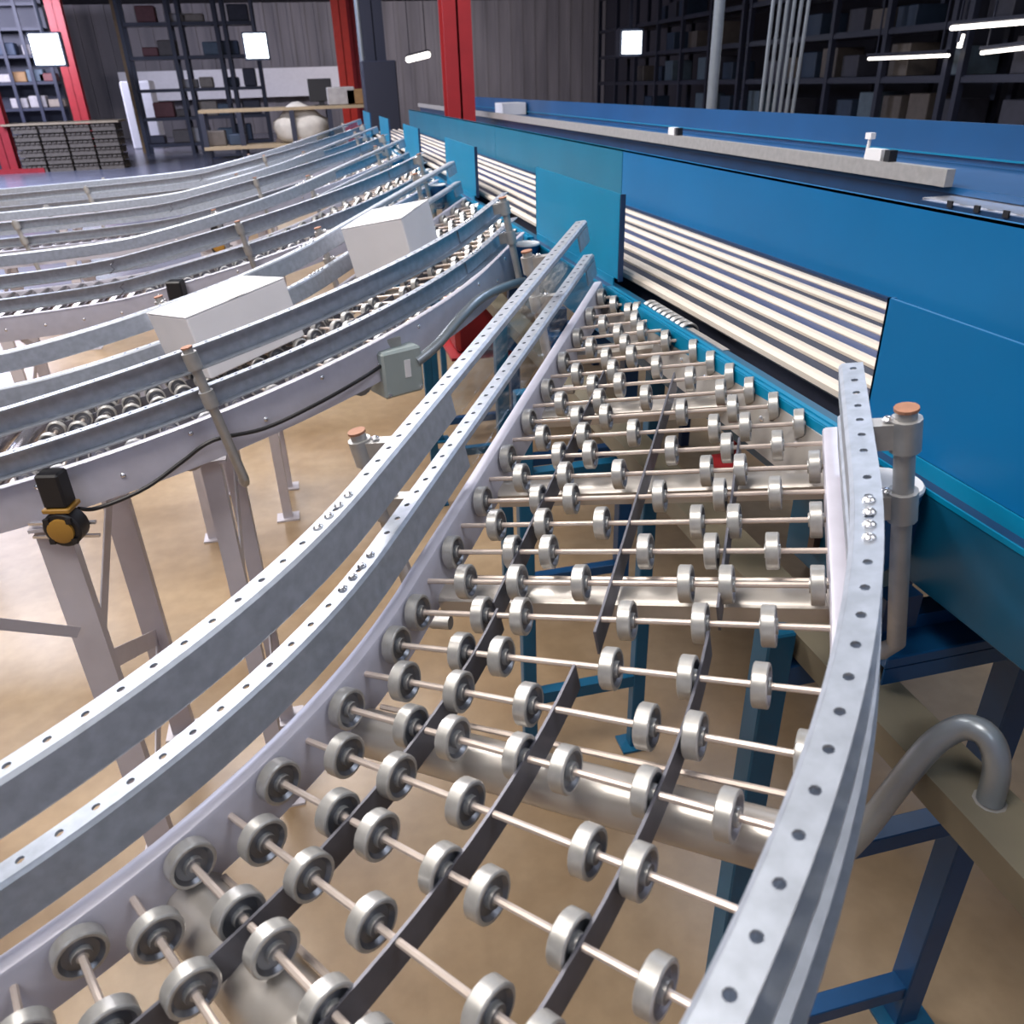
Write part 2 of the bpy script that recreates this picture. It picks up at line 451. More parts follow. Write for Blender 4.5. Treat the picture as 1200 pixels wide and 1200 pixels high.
def make_spur(label, full=True):
    root = thing('spur_conveyor', label, 'conveyor', BASE, 'curved spur conveyors falling away from the blue main line')
    # side frames
    link('frame_rail', frame_mesh(-0.036, -0.012, -1.0, 1.30), root)
    fr = link('frame_rail', frame_mesh(0.506, 0.532, -1.0, 0.405), root)
    for i in range(14):
        q = -0.95 + i * 0.11
        M = frame_at(q, 0.532, -0.035 if i % 2 else 0.002) @ Matrix.Rotation(R(90), 4, 'Y')
        link('bolt', BOLT, fr, M=M)
    # guard rails: two tiers on each side, spliced where the bend begins
    for side, wt, qe in (('left', 0.185, 1.28), ('left', 0.095, 1.30), ('right', 0.185, 0.26), ('right', 0.095, 0.30)):
        if side == 'left':
            link('guard_rail', guard_mesh(side, wt, 0.0, 0.29), root)
            g = link('guard_rail', guard_mesh(side, wt, 0.29, qe, True, 0.016), root)
            sweep(MB(), [(-0.0248, wt - 0.054), (-0.0222, wt - 0.054), (-0.0222, wt - 0.013), (-0.0248, wt - 0.013)], 0.292, qe - 0.10).build('clear_web', 'clear_plastic', g)
            sweep(MB(), [(-0.0260, wt - 0.052), (-0.0220, wt - 0.052), (-0.0220, wt - 0.015), (-0.0260, wt - 0.015)], qe - 0.10, qe).build('end_stiffener', 'galvanised', g)
        else:
            g = link('guard_rail', guard_mesh(side, wt, 0.0, qe), root)
        g2 = link('guard_rail', guard_mesh(side, wt, -1.0, 0.0), root)
        web = -0.022 if side == 'left' else 0.524
        s = -1 if side == 'left' else 1
        sp = sweep(MB(), [(web + s*0.0035, wt - 0.046), (web + s*0.0065, wt - 0.046), (web + s*0.0065, wt - 0.006), (web + s*0.0035, wt - 0.006)], -0.10, 0.04).build('splice_plate', 'galvanised', g2)
        for q in ((-0.095, -0.070, -0.046, -0.021) if side == 'left' else (-0.078, -0.065, -0.052, -0.039)):
            link('bolt', BOLT, g2, M=frame_at(q, web + s*0.016, wt + 0.0002))
    # guard posts with their clamp arms
    for side, q, d in (('left', 0.13, -0.098), ('left', 1.0, -0.098), ('left', -0.62, -0.098), ('right', 0.10, 0.585), ('right', -0.69, 0.585)):
        p0, p1 = SP(q, d, 0.196), SP(q, d, -0.13)
        foot = SP(q, d + (0.05 if side == 'left' else -0.04), -0.145)
        post = MB().tube([p0, p1, (p1 * 0.6 + foot * 0.4) + EW * -0.008, foot], 0.0112, 12).build('guard_post', 'post_galvanised', root, True)
        MB().tube([SP(q, d, 0.1955), SP(q, d, 0.199)], 0.0128, 12).build('post_cap', 'rust_cap', post)
        for wt in (0.168, 0.078):
            s = -1 if side == 'left' else 1
            web = -0.048 if side == 'left' else 0.550
            mb = MB().tube([SP(q, d, wt + 0.018), SP(q, d, wt - 0.020)], 0.0165, 12)
            a, b = SP(q, d, wt), SP(q, web, wt)
            mb.beam(a, b, 0.020, 0.030, EW)
            br = mb.build('clamp_bracket', 'post_galvanised', root, True)
            if full: link('bolt', BOLT, br, M=frame_at(q, (d + web)/2, wt + 0.017))
    # axles and skate wheels
    merged = MB()
    for q, lanes in ROWS:
        dmax = 0.508
        if q > 0.38: dmax = min(0.508, 0.742 - 0.578 * q)
        if dmax < 0.03: continue
        M = frame_at(q, -0.018, 0.0)
        ax = link('axle', axle_mesh(dmax + (0.018 if q < 0.38 else 0.036)), root, M=M)
        for d in lanes:
            if d > dmax + 0.045: continue
            d = min(d, dmax)
            off = d + 0.018
            if full:
                o = link('wheel', WHEEL, ax, loc=(off, 0, 0)); o.rotation_euler = (random.uniform(0, 6.28), 0, 0)
            else:
                MM = M @ Matrix.Translation((off, 0, 0))
                merged.add([MM @ v.co for v in WHEEL_LOW.vertices], [tuple(p.vertices) for p in WHEEL_LOW.polygons])
    if not full:
        o = merged.build('wheel_bed', 'wheel_zinc', root); o['kind'] = 'stuff'
    # flat strips on edge that tie the axles together
    for d, q0, q1 in ((0.102, 0.0, 0.74), (0.112, -0.97, -0.01), (0.248, -0.040, 0.70), (0.240, -0.97, -0.085), (0.384, 0.0, 0.42), (0.378, -0.97, -0.03)):
        sweep(MB(), [(d - 0.0016, -0.030), (d + 0.0016, -0.030), (d + 0.0016, 0.005), (d - 0.0016, 0.005)], q0, q1).build('tie_strip', 'strip_steel', root)
    # cross members under the wheels
    for q, wd in ((0.98, 0.05), (0.66, 0.05), (0.365, 0.050), (0.085, 0.055), (R(48.8)/A0 - 1, 0.058), (R(33.4)/A0 - 1, 0.075), (R(15)/A0 - 1, 0.06)):
        dm = 0.506 if q < 0.38 else 0.735 - 0.578*q
        M = frame_at(q, -0.012, -0.052)
        mb = MB()
        h = wd / 2
        if q >= 0: prof = [(-h, -0.012), (-h, 0.010), (-h + 0.008, 0.016), (h - 0.008, 0.016), (h, 0.010), (h, -0.012), (h - 0.003, -0.012), (h - 0.003, 0.008), (-h + 0.003, 0.008), (-h + 0.003, -0.012)]
        else: prof = [(h*math.cos(R(180 - 22.5*k)), h*math.sin(R(180 - 22.5*k)) - 0.012) for k in range(16)]
        V = []
        for xx in (0, dm + 0.012):
            for y_, z_ in prof: V.append(M @ Vector((xx, y_, z_)))
        n = len(prof)
        F = [tuple(range(n - 1, -1, -1)), tuple(range(n, 2*n))] + [(k, (k+1) % n, n + (k+1) % n, n + k) for k in range(n)]
        mb.add(V, F)
        cm = mb.build('cross_member', 'tube_steel', root, True)
        MB().tube([SP(q + (h + 0.005) * (1 if q > 0 else 0.8), 0.0, -0.045), SP(q + (h + 0.005) * (1 if q > 0 else 0.8), dm, -0.045)], 0.0035, 6).build('tie_rod', 'axle_steel', cm)
    # bolted end plate along the mouth
    pl = [SP(0.405, 0.525, 0.002), SP(1.305, 0.005, 0.002), SP(1.265, -0.02, -0.070), SP(0.365, 0.50, -0.070)]
    nrm = EU * 0.012
    ep = MB().add([Vector(p) for p in pl] + [Vector(p) - nrm for p in pl], [(0, 1, 2, 3), (7, 6, 5, 4), (0, 4, 5, 1), (1, 5, 6, 2), (2, 6, 7, 3), (3, 7, 4, 0)]).build('end_plate', 'tube_steel', root)
    for k in range(9):
        f = 0.07 + k * 0.108
        p = Vector(pl[0]).lerp(Vector(pl[1]), f) + (Vector(pl[3]) - Vector(pl[0])) * 0.4 - nrm
        M = TILT.to_4x4() @ Matrix.Rotation(R(-90), 4, 'Y'); M.translation = p
        link('bolt', BOLT, ep, M=M)
    # floor stands: two channel posts with zigzag braces across the bed
    for sx, sy, s2, pw in ((-0.655, -0.115, 0.50, 0.070), (-0.312, -0.005, 0.36, 0.045)):
        ztop = (H - 0.627 + 0.19*sx) - 0.088
        x, y = sx - BASE.x, sy - BASE.y
        for yy in (y, y + s2):
            po = stand_post('leg', root, x, yy, pw, 0.034, 0.0, ztop)
            MB().box(-0.055, 0.055, -0.03, 0.06, 0.0, 0.008).build('foot_plate', 'leg_paint', po)
        z = 0.12; up = True
        while z + 0.30 < ztop:
            a, b = (y + 0.02, y + s2 - 0.0) if up else (y + s2, y + 0.02)
            MB().beam((x + 0.005, a, z), (x + 0.005, b, z + 0.27), 0.05, 0.004, (1, 0, 0)).build('brace', 'leg_paint', root)
            z += 0.29; up = not up
        MB().box(x - 0.04, x + 0.04, y - 0.02, y + s2 + 0.04, ztop - 0.008, ztop).build('bed_bearer', 'leg_paint', root)
    return root

ORD = ['nearest skate wheel spur curving across the foreground below the camera', 'second skate wheel spur from the camera, carrying both white cartons',
       'third skate wheel spur from the camera, black sensor at its bend', 'fourth skate wheel spur from the camera, past the sensor',
       'farthest skate wheel spur, beside the end of the blue line']
spur_a = make_spur(ORD[0], True)
index_children()
spurs = [spur_a]
for k in (1, 2):
    c = copy_tree(spur_a); c.location = BASE + Vector((0, PITCH * k, 0)); c['label'] = ORD[k]; spurs.append(c)
spur_far = make_spur(ORD[3], False); spur_far.location = BASE + Vector((0, PITCH * 3, 0)); spurs.append(spur_far)
index_children()
c = copy_tree(spur_far); c.location = BASE + Vector((0, PITCH * 4, 0)); c['label'] = ORD[4]; spurs.append(c)

# ------------------------------------------------------------------ roller run-outs that take over where each bend ends
ROLLER = None
def make_runout(label):
    global ROLLER
    root = thing('roller_conveyor', label, 'conveyor', BASE, 'roller run-outs after the bends')
    L = -1 - 1.75
    link('frame_rail', frame_mesh(-0.036, -0.012, L, -1.0), root); fr = link('frame_rail', frame_mesh(0.506, 0.532, L, -1.0), root)
    for i in range(10):
        link('bolt', BOLT, fr, M=frame_at(-1.09 - i*0.15, 0.532, -0.03) @ Matrix.Rotation(R(90), 4, 'Y'))
    for side, wt in (('left', 0.185), ('left', 0.095), ('right', 0.185), ('right', 0.095)):
        g = link('guard_rail', guard_mesh(side, wt, L, -1.0), root)
        web = -0.022 if side == 'left' else 0.524; s = -1 if side == 'left' else 1
        MB().tube([SP(-1.03, web + s*0.02, wt - 0.012), SP(-1.045, web + s*0.034, wt - 0.020), SP(-1.035, web + s*0.036, wt - 0.038), SP(-1.06, web + s*0.034, wt - 0.052)], 0.0022, 6).build('hook', 'strip_steel', g)
    rm = MB().lathe([(0, 0.006), (0, 0.019), (0.004, 0.022), (0.500, 0.022), (0.504, 0.019), (0.504, 0.006)], 14).mesh('roller', 'roller_steel', True)
    for i in range(22):
        link('roller', rm, root, M=frame_at(-1.045 - i * 0.074, -0.004, 0.001))
    for side, q, d in (('right', -1.9, 0.585), ('left', -1.9, -0.105)):
        s = -1 if side == 'left' else 1; web = -0.048 if side == 'left' else 0.550
        MB().tube([SP(q, d, 0.196), SP(q, d, -0.14)], 0.0125, 10).build('guard_post', 'post_galvanised', root, True)
        for wt in (0.168, 0.078):
            MB().tube([SP(q, d, wt + 0.020), SP(q, d, wt - 0.022)], 0.019, 10).beam(SP(q, d, wt), SP(q, web, wt), 0.022, 0.034, EW).build('clamp_bracket', 'post_galvanised', root, True)
    x0 = SP(-1 - 1.2, 0, 0)
    for yy in (0.0, 0.46):
        po = stand_post('leg', root, x0.x, SP(-2.2, 0.53, 0).y + yy, 0.070, 0.034, 0.0, SP(-2.2, 0.5, -0.088).z)
        MB().box(-0.055, 0.055, -0.03, 0.06, 0.0, 0.008).build('foot_plate', 'leg_paint', po)
    y0 = SP(-2.2, 0.53, 0).y
    for k in range(3):
        a, b = (y0 + 0.02, y0 + 0.46) if k % 2 == 0 else (y0 + 0.46, y0 + 0.02)
        MB().beam((x0.x + 0.005, a, 0.12 + 0.29*k), (x0.x + 0.005, b, 0.39 + 0.29*k), 0.05, 0.004, (1, 0, 0)).build('brace', 'leg_paint', root)
    return root
RL = ['grey roller run-out joining the second spur, behind the black and yellow sensor', 'grey roller run-out joining the third spur, at the left edge of the frame', 'grey roller run-out joining the fourth spur', 'farthest grey roller run-out, nearest the open floor']
ro = make_runout(RL[0]); ro.location = BASE + Vector((0, PITCH, 0))
index_children()
for k in (2, 3, 4):
    c = copy_tree(ro); c.location = BASE + Vector((0, PITCH * k, 0)); c['label'] = RL[k - 1]
# ------------------------------------------------------------------ cartons riding on the second spur
def carton(label, q, d, size, yaw, flap):
    M = frame_at(q, d, 0.024)
    p = M.translation + BASE + Vector((0, PITCH, 0))
    o = bpy.data.objects.new('carton', None); C.objects.link(o); o.empty_display_size = 0.1
    o.matrix_world = Matrix.Translation(p) @ M.to_3x3().to_4x4() @ Matrix.Rotation(yaw, 4, 'Z')
    tag(o, label, 'box')
    sx, sy, sz = size
    MB().box(-sx/2, sx/2, -sy/2, sy/2, 0.0, sz - 0.002, ch=0.003).build('carton_body', 'white_card', o)
    for s in (-1, 1):
        MB().box(-sx/2, sx/2, min(s*0.0015, s*sy/2), max(s*0.0015, s*sy/2), sz - 0.0015, sz + 0.001).build('flap', 'white_card', o)
    MB().box(-sx/2 - 0.0008, sx/2 + 0.0008, -0.024, 0.024, sz + 0.001, sz + 0.0018).build('tape', 'tape', o)
    return o
carton('white carton low on the second spur, in the bend left of the tall guard post', -0.53, 0.12, (0.23, 0.30, 0.165), 0.10, 0)
carton('white carton higher up the second spur, near the blue line', 0.22, 0.12, (0.22, 0.27, 0.165), 0.05, 0)

# ------------------------------------------------------------------ main narrow-belt sorting line
ML = thing('sorting_line', 'long teal and blue main sorting line with narrow white belts and side guards', 'conveyor', (1.0, 4.0, 0))
def mm(mb, name, m_, p=ML, smooth=False):
    mb.v = [(x - 1.0, y - 4.0, z) for x, y, z in mb.v] if p is ML else [(x - 1.0, y - 4.0, z) for x, y, z in mb.v]
    return mb.build(name, m_, p, smooth)
Y0, Y1 = -1.2, 10.2
for i in range(7):
    bx = 0.800 + i * 0.066
    b = MB().box(bx, bx + 0.026, Y0, Y1, 1.452, 1.474, ch=0.006)
    mm(b, 'narrow_belt', 'belt_white')
    mm(MB().box(bx + 0.027, bx + 0.065, Y0, Y1, 1.412, 1.466 if i in (2, 3, 5) else 1.463), 'slider_rail', 'slider_blue' if i in (2, 3, 5) else 'gap_shade')  # near-black strips fill the gaps as painted shade; blue ones are slider plates
mm(MB().box(0.765, 1.275, Y0, Y1, 1.385, 1.412), 'belt_bed', 'gap_shade')
seams = [-1.2, 0.55, 3.33, 5.70, 8.05, 10.2]
for i in range(5):
    a, b = seams[i], seams[i + 1]
    mb = MB().box(1.270, 1.276, a + 0.003, b - 0.003, 1.462, 1.669).box(1.270, 1.290, a + 0.003, b - 0.003, 1.664, 1.669)
    mm(mb, 'far_guard_panel', 'blue_panel' if i < 2 else 'teal_panel')
for k in range(6):
    a = -1.2 if k == 0 else 1.975 + 1.83*(k - 1)
    b = 0.945 if k == 0 else 0.945 + 1.83*k
    if k == 5: b = 10.2
    top = 1.655 if k == 0 else 1.675
    mb = MB().box(0.752, 0.757, a, b, 1.470, top).box(0.752, 0.763, a, a + 0.004, 1.470, top).box(0.752, 0.763, b - 0.004, b, 1.470, top)
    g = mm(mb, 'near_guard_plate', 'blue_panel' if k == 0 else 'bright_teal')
    if k: mm(MB().box(0.7515, 0.764, a - 0.004, a - 0.0005, 1.465, top + 0.001), 'edge_flange', 'dark_blue', g)
for k in range(6):
    a, b = 0.955 + 1.83*k, 1.94 + 1.83*k
    if k == 5: break
    mb = MB().box(0.716, 0.738, a - 0.03, b + 0.03, 1.451, 1.457).box(0.714, 0.719, a - 0.03, b + 0.03, 1.425, 1.455).box(0.724, 0.727, a, b, 1.457, 1.460)
    e = mm(mb, 'mouth_angle', 'bright_teal')
    for j in range(12):
        yy = a + 0.06 + j * 0.082
        mm(MB().lathe([(1.460, 0.005), (1.4625, 0.004), (1.463, 0.001)], 8, 'z'), 'bolt', 'strip_steel', e) if False else None
    mm(MB().box(0.762, 0.776, a + 0.45, a + 0.62, 1.428, 1.447), 'pop_up_bar', 'tube_steel', e)
    for j in range(9):
        yy = a + 0.64 + j*0.026
        o = link('transfer_wheel', WHEEL, ML, loc=(0.775 - 1.0, yy - 4.0, 1.430)); o.rotation_euler = (0, 0, R(90))
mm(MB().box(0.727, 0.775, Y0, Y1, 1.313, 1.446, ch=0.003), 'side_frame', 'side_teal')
for k in range(6):
    a = Y0 if k == 0 else 2.0 + 1.83*(k - 1)
    b = Y1 if k == 5 else 0.925 + 1.83*k
    le = mm(MB().box(0.729, 0.752, a, b, 1.446, 1.449), 'frame_ledge', 'dark_blue')
    mm(MB().box(0.726, 0.729, a, b, 1.444, 1.451), 'ledge_lip', 'bright_teal', le)
    mm(MB().box(0.748, 0.751, a, b, 1.449, 1.470), 'ledge_lip', 'bright_teal', le)
    if k < 5:
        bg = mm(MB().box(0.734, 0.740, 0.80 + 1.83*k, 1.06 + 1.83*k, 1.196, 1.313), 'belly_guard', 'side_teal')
        mm(MB().box(0.722, 0.734, 0.97 + 1.83*k, 0.985 + 1.83*k, 1.235, 1.270), 'latch', 'brown_steel', bg)
mm(MB().box(1.262, 1.280, Y0, Y1, 1.310, 1.468), 'side_frame', 'dark_blue')
mm(MB().box(0.775, 1.262, Y0, Y1, 1.310, 1.330), 'under_pan', 'dark_blue')
# longitudinal bearer and trestles
bm_ = MB().box(0.620, 0.624, Y0, Y1, 1.151, 1.193).box(0.624, 0.696, Y0, Y1, 1.189, 1.193).box(0.624, 0.650, Y0, Y1, 1.151, 1.155)
mm(bm_, 'bearer_beam', 'tan_paint')
for by in (0.735, 1.35, 0.30):
    bp = mm(MB().box(0.635, 0.658, by - 0.012, by + 0.012, 1.193, 1.195), 'bolt_plate', 'brown_steel')
    mm(MB().box(0.642, 0.650, by - 0.004, by + 0.004, 1.195, 1.200), 'bolt', 'bolt_zinc', bp)
for j, yb in enumerate((0.70, 2.3, 4.1, 5.9)):
    cc = mm(MB().box(0.665, 0.90, yb, yb + 0.085, 1.222, 1.240, ch=0.002).box(0.665, 0.90, yb, yb + 0.003, 1.196, 1.222), 'cross_channel', 'royal_blue')
    mm(MB().box(0.665, 0.84, yb + 0.05, yb + 0.085, 1.240, 1.262), 'channel_step', 'royal_blue', cc)
    mm(MB().box(0.670, 0.725, yb + 0.03, yb + 0.06, 1.262, 1.313), 'hanger_bracket', 'dark_blue')
def sq(x, y, z0, z1, w=0.045): return MB().box(x - w/2, x + w/2, y - w/2, y + w/2, z0, z1, ch=0.003)
for k in range(5):
    yt = 0.845 + 1.83*k
    for xx, zt, wd in ((0.590, 1.205, 0.045), (1.075, 1.312, 0.055)):
        l = mm(sq(xx, yt, 0.006, zt, wd), 'trestle_leg', 'stand_blue' if xx < 0.8 else 'stand_navy')
        mm(MB().box(xx - 0.06, xx + 0.06, yt - 0.05, yt + 0.05, 0, 0.008), 'foot_plate', 'stand_blue', l)
    for zz in (0.12, 0.66, 1.12):
        mm(MB().box(0.60, 1.055, yt - 0.021, yt + 0.021, zz - 0.021, zz + 0.021, ch=0.002), 'cross_bar', 'stand_navy')
# H-shaped blue stands where each spur meets the line
for k in range(4):
    yt = 1.81 + PITCH*k
    st = thing('spur_stand', ['blue H-shaped floor stand under the nearest spur, seen between its wheels', 'blue floor stand under the second spur, behind the grey junction box', 'blue floor stand under the third spur', 'blue floor stand under the fourth spur'][k], 'stand', (0.62, yt, 0), 'blue stands under the spur mouths')
    for xx in (0.45, 0.80):
        top = 1.93 - 0.627 + 0.19*xx - 0.13 if xx < 0.7 else 1.30
        l = sq(xx - 0.62, 0, 0.006, top, 0.040).build('leg', 'stand_blue', st)
        MB().box(xx - 0.62 - 0.05, xx - 0.62 + 0.05, -0.04, 0.04, 0, 0.008).build('foot_plate', 'stand_blue', l)
    for zz in (0.28, 1.02):
        MB().box(-0.15, 0.16, -0.018, 0.018, zz - 0.02, zz + 0.02).build('cross_bar', 'stand_blue', st)
# motor housings tucked beside each mouth, and red drive covers under the line
for k in range(4):
    yy = 0.792 + 1.86*k
    e = thing('motor_housing', ['blue drum with a pale lid beside the nearest spur mouth', 'blue drum with a pale lid beside the second spur mouth', 'blue drum with a pale lid beside the third spur mouth', 'blue drum with a pale lid beside the fourth spur mouth'][k], 'motor', (0.685, yy, 1.335), 'blue drums beside the spur mouths')
    MB().lathe([(0.0, 0.026), (0.012, 0.032), (0.110, 0.043), (0.116, 0.043)], 20, 'z').build('drum', 'royal_blue', e, True)
    MB().lathe([(0.116, 0.044), (0.120, 0.0445), (0.123, 0.042), (0.1235, 0.012)], 20, 'z').build('lid', 'white_paint', e, True)
    MB().box(0.025, 0.042, -0.02, 0.02, 0.03, 0.08).build('mount', 'dark_blue', e)
    if k == 0:
        r = thing('drive_cover', 'small red angle plate under the line, seen between the nearest wheels', 'plate', (0.742, 1.26, 1.262))
        MB().box(-0.004, 0.004, 0.02, 0.055, 0.0, 0.060).build('upright_leg', 'red_paint', r)
        MB().box(-0.050, 0.004, -0.06, 0.055, -0.006, 0.004).build('flat_leg', 'red_paint', r)
    else:
        r = thing('drive_cover', ['', 'red drive cover under the second spur mouth, behind the grey conduit', 'red drive cover under the third spur mouth', 'red drive cover under the fourth spur mouth'][k], 'cover', (0.62, 3.35 + PITCH*(k - 1), 0.93), 'red drive covers under the line')
        MB().box(-0.10, 0.10, -0.14, 0.14, 0.0, 0.20, ch=0.02).build('cover_shell', 'red_paint', r)
        MB().box(-0.13, 0.13, -0.19, 0.16, -0.012, 0.0).build('base_lip', 'red_paint', r)
        MB().box(-0.012, 0.012, -0.1, 0.1, 0.20, 0.235).build('hanger', 'dark_blue', r)
# bent conduit at the nearest mouth and its repeat at the second
def smooth_path(pts, n=6):
    pts = [Vector(p) for p in pts]; out = []
    P = [pts[0]] + pts + [pts[-1]]
    for i in range(1, len(P) - 2):
        for k in range(n):
            t = k / n; a, b, c_, d_ = P[i-1], P[i], P[i+1], P[i+2]
            out.append(0.5*((2*b) + (c_ - a)*t + (2*a - 5*b + 4*c_ - d_)*t*t + (3*b - a - 3*c_ + d_)*t**3))
    out.append(pts[-1]); return out
def conduit(label, pts, r=0.0145):
    o = tag(MB().tube(pts, r, 14).build('conduit_pipe', 'conduit_grey', None, True), label, 'pipe', 'bent grey conduits')
    return o
def smooth_path(pts, n=6):
    pts = [Vector(p) for p in pts]; out = []
    P = [pts[0]] + pts + [pts[-1]]
    for i in range(1, len(P) - 2):
        for k in range(n):
            t = k / n; a, b, c_, d_ = P[i-1], P[i], P[i+1], P[i+2]
            out.append(0.5*((2*b) + (c_ - a)*t + (2*a - 5*b + 4*c_ - d_)*t*t + (3*b - a - 3*c_ + d_)*t**3))
    out.append(pts[-1]); return out
def conduit(label, pts, r=0.0145):
    o = tag(MB().tube(pts, r, 14).build('conduit_pipe', 'conduit_grey', None, True), label, 'pipe', 'bent grey conduits')
    return o
PIPE = [(0.5300, 0.5549, 1.0727), (0.5400, 0.5420, 1.1262), (0.5650, 0.5361, 1.2009), (0.5900, 0.5344, 1.2532), (0.6050, 0.5300, 1.2792), (0.6180, 0.5242, 1.2938), (0.6280, 0.5099, 1.2994), (0.6340, 0.4942, 1.2905), (0.6370, 0.4846, 1.2667), (0.6390, 0.4833, 1.2315), (0.6400, 0.4834, 1.2179)]
PIPE = smooth_path([(0.5550, 0.5928, 1.0061), (0.5680, 0.5708, 1.0868), (0.5920, 0.5624, 1.1682), (0.6150, 0.5577, 1.2266), (0.6300, 0.5522, 1.2533), (0.6430, 0.5433, 1.2699), (0.6520, 0.5268, 1.2752), (0.6580, 0.5128, 1.2625), (0.6610, 0.5037, 1.2369), (0.6620, 0.5009, 1.2034), (0.6620, 0.5001, 1.1934)], 4)
conduit('bent grey conduit looping up beside the curved right guard rail, bottom right', PIPE)
fit_ = Vector(PIPE[-1])
tag(MB().lathe([(fit_.z - 0.03, 0.021), (fit_.z - 0.004, 0.021), (fit_.z, 0.018)], 10, 'z').build('conduit_fitting', 'post_galvanised', None, True, loc=(fit_.x, fit_.y, 0)), 'ribbed metal fitting at the end of the bent conduit', 'fitting')
conduit('bent grey conduit arching from the second spur to the line', smooth_path([(0.2241, 2.0600, 1.2795), (0.2876, 2.1000, 1.3083), (0.3708, 2.1800, 1.3550), (0.4562, 2.2800, 1.3820), (0.5712, 2.4200, 1.3775), (0.6401, 2.5200, 1.3618)]), 0.014)
# junction box and cable of the second spur
jb = thing('junction_box', 'grey junction box hanging under the second spur, with a white label', 'box', (0.1678, 2.0800, 1.2604))
MB().box(-0.060, 0.060, -0.045, 0.045, -0.062, 0.062, ch=0.006).build('enclosure', 'box_grey', jb)
MB().box(0.004, 0.022, -0.0465, -0.045, -0.015, 0.032).build('label_plate', 'white_paint', jb)
MB().box(-0.02, 0.02, -0.01, 0.02, 0.060, 0.085).build('hanger', 'post_galvanised', jb)
for sx in (-1, 1):
    MB().lathe([(-0.006, 0.005), (0, 0.005)], 8, 'y').build('lid_screw', 'bolt_zinc', jb, loc=(sx*0.048, -0.045, -0.050))
jb.rotation_euler = (0, 0, R(24))
tag(MB().tube(smooth_path([(0.1318, 2.0300, 1.2891), (0.0639, 1.9600, 1.2779), (-0.0465, 1.8850, 1.2543), (-0.1697, 1.8350, 1.2274), (-0.2824, 1.8000, 1.2259), (-0.3541, 1.7900, 1.1887), (-0.4251, 1.7750, 1.1497), (-0.4817, 1.7600, 1.1308), (-0.5483, 1.7400, 1.1209), (-0.5720, 1.7100, 1.1399)]), 0.0048, 8).build('cable', 'black_plastic', None, True), 'black cable drooping from the junction box along the second spur to the sensor', 'cable')
# photo sensors
def sensor(label, p, s=1.0, post=True):
    o = thing('photo_sensor', label, 'sensor', p, 'black and yellow photo sensors')
    MB().box(-0.034*s, 0.034*s, -0.03*s, 0.03*s, 0.0, 0.105*s, ch=0.006*s).build('housing', 'black_plastic', o)
    MB().box(-0.04*s, 0.04*s, -0.036*s, 0.036*s, -0.014*s, 0.0, ch=0.003*s).build('collar', 'yellow_plastic', o)
    MB().lathe([(-0.035*s, 0.050*s), (-0.030*s, 0.056*s), (0.018*s, 0.056*s), (0.022*s, 0.050*s)], 20, 'y').build('reel', 'black_plastic', o, True, loc=(0, 0, -0.068*s))
    MB().lathe([(-0.046*s, 0.030*s), (-0.043*s, 0.038*s), (-0.035*s, 0.038*s)], 20, 'y').build('lens_ring', 'yellow_plastic', o, True, loc=(0, 0, -0.068*s))
    for k in range(4):
        an = R(45 + 90*k)
        MB().box(-0.008*s, 0.008*s, -0.044*s, -0.034*s, -0.008*s, 0.008*s).build('clip', 'black_plastic', o, loc=(0.046*s*math.cos(an), 0, -0.068*s + 0.046*s*math.sin(an)))
    for zz in (-0.075, -0.12):
        MB().box(-0.13*s, 0.07*s, 0.02*s, 0.032*s, zz*s - 0.004*s, zz*s + 0.004*s).build('mounting_arm', 'bolt_zinc', o)
    return o
se = sensor('black and yellow photo sensor clamped to the second spur, left of the frame', (-0.6002, 1.7000, 1.1598), 0.74); se.rotation_euler = (0, 0, R(-14))
se = sensor('black photo sensor on the third spur, above the near white carton', (-0.5763, 3.6000, 1.1411), 0.95); se.rotation_euler = (0, 0, R(-14))
se = sensor('small dark photo sensor on the fourth spur, upper left', (-0.5545, 5.4000, 1.1480), 0.95); se.rotation_euler = (0, 0, R(-14))
# slotted brace bar at left
ob = MB().beam((-0.8000, 1.6028, 0.9614), (-0.6650, 1.7341, 0.8094), 0.004, 0.026, (0, 0, 1))
tag(ob.build('slotted_bar', 'leg_paint'), 'pale slotted flat bar bolted to the near stand post, left edge', 'bar')

# ------------------------------------------------------------------ second blue conveyor behind
BC = thing('transport_conveyor', 'royal blue transport conveyor with a grey side rail running behind the sorting line', 'conveyor', (2.3, 6.0, 0))
def bcm(mb, name, m_, p=BC):
    mb.v = [(x - 2.3, y - 6.0, z) for x, y, z in mb.v]; return mb.build(name, m_, p)
bcm(MB().box(1.900, 1.930, 2.235, 14.0, 1.605, 1.655), 'side_rail', 'post_galvanised')
bcm(MB().box(1.93, 2.55, 1.2, 14.0, 1.585, 1.605), 'belt', 'royal_blue')
bcm(MB().box(2.42, 2.435, 1.2, 14.0, 1.60, 1.745), 'far_guard_panel', 'royal_blue')
bcm(MB().box(2.405, 2.42, 1.2, 14.0, 1.628, 1.634), 'guard_lip', 'bright_teal')
bcm(MB().box(1.935, 1.95, 1.2, 14.0, 1.40, 1.585), 'side_frame', 'dark_blue')
for yy in (2.6, 4.0, 5.6, 8.2, 11.0):
    for xx in (1.97, 2.5):
        bcm(sq(xx, yy, 0.0, 1.40, 0.05), 'leg', 'dark_blue')
for yy, s in ((2.56, 1.0), (4.25, 0.9)):
    d = bcm(MB().box(1.90, 1.93, yy, yy + 0.085*s, 1.655, 1.690), 'sensor_block', 'white_paint')
    bcm(MB().box(1.90, 1.93, yy - 0.045*s, yy - 0.018*s, 1.655, 1.690), 'end_block', 'black_plastic', BC)
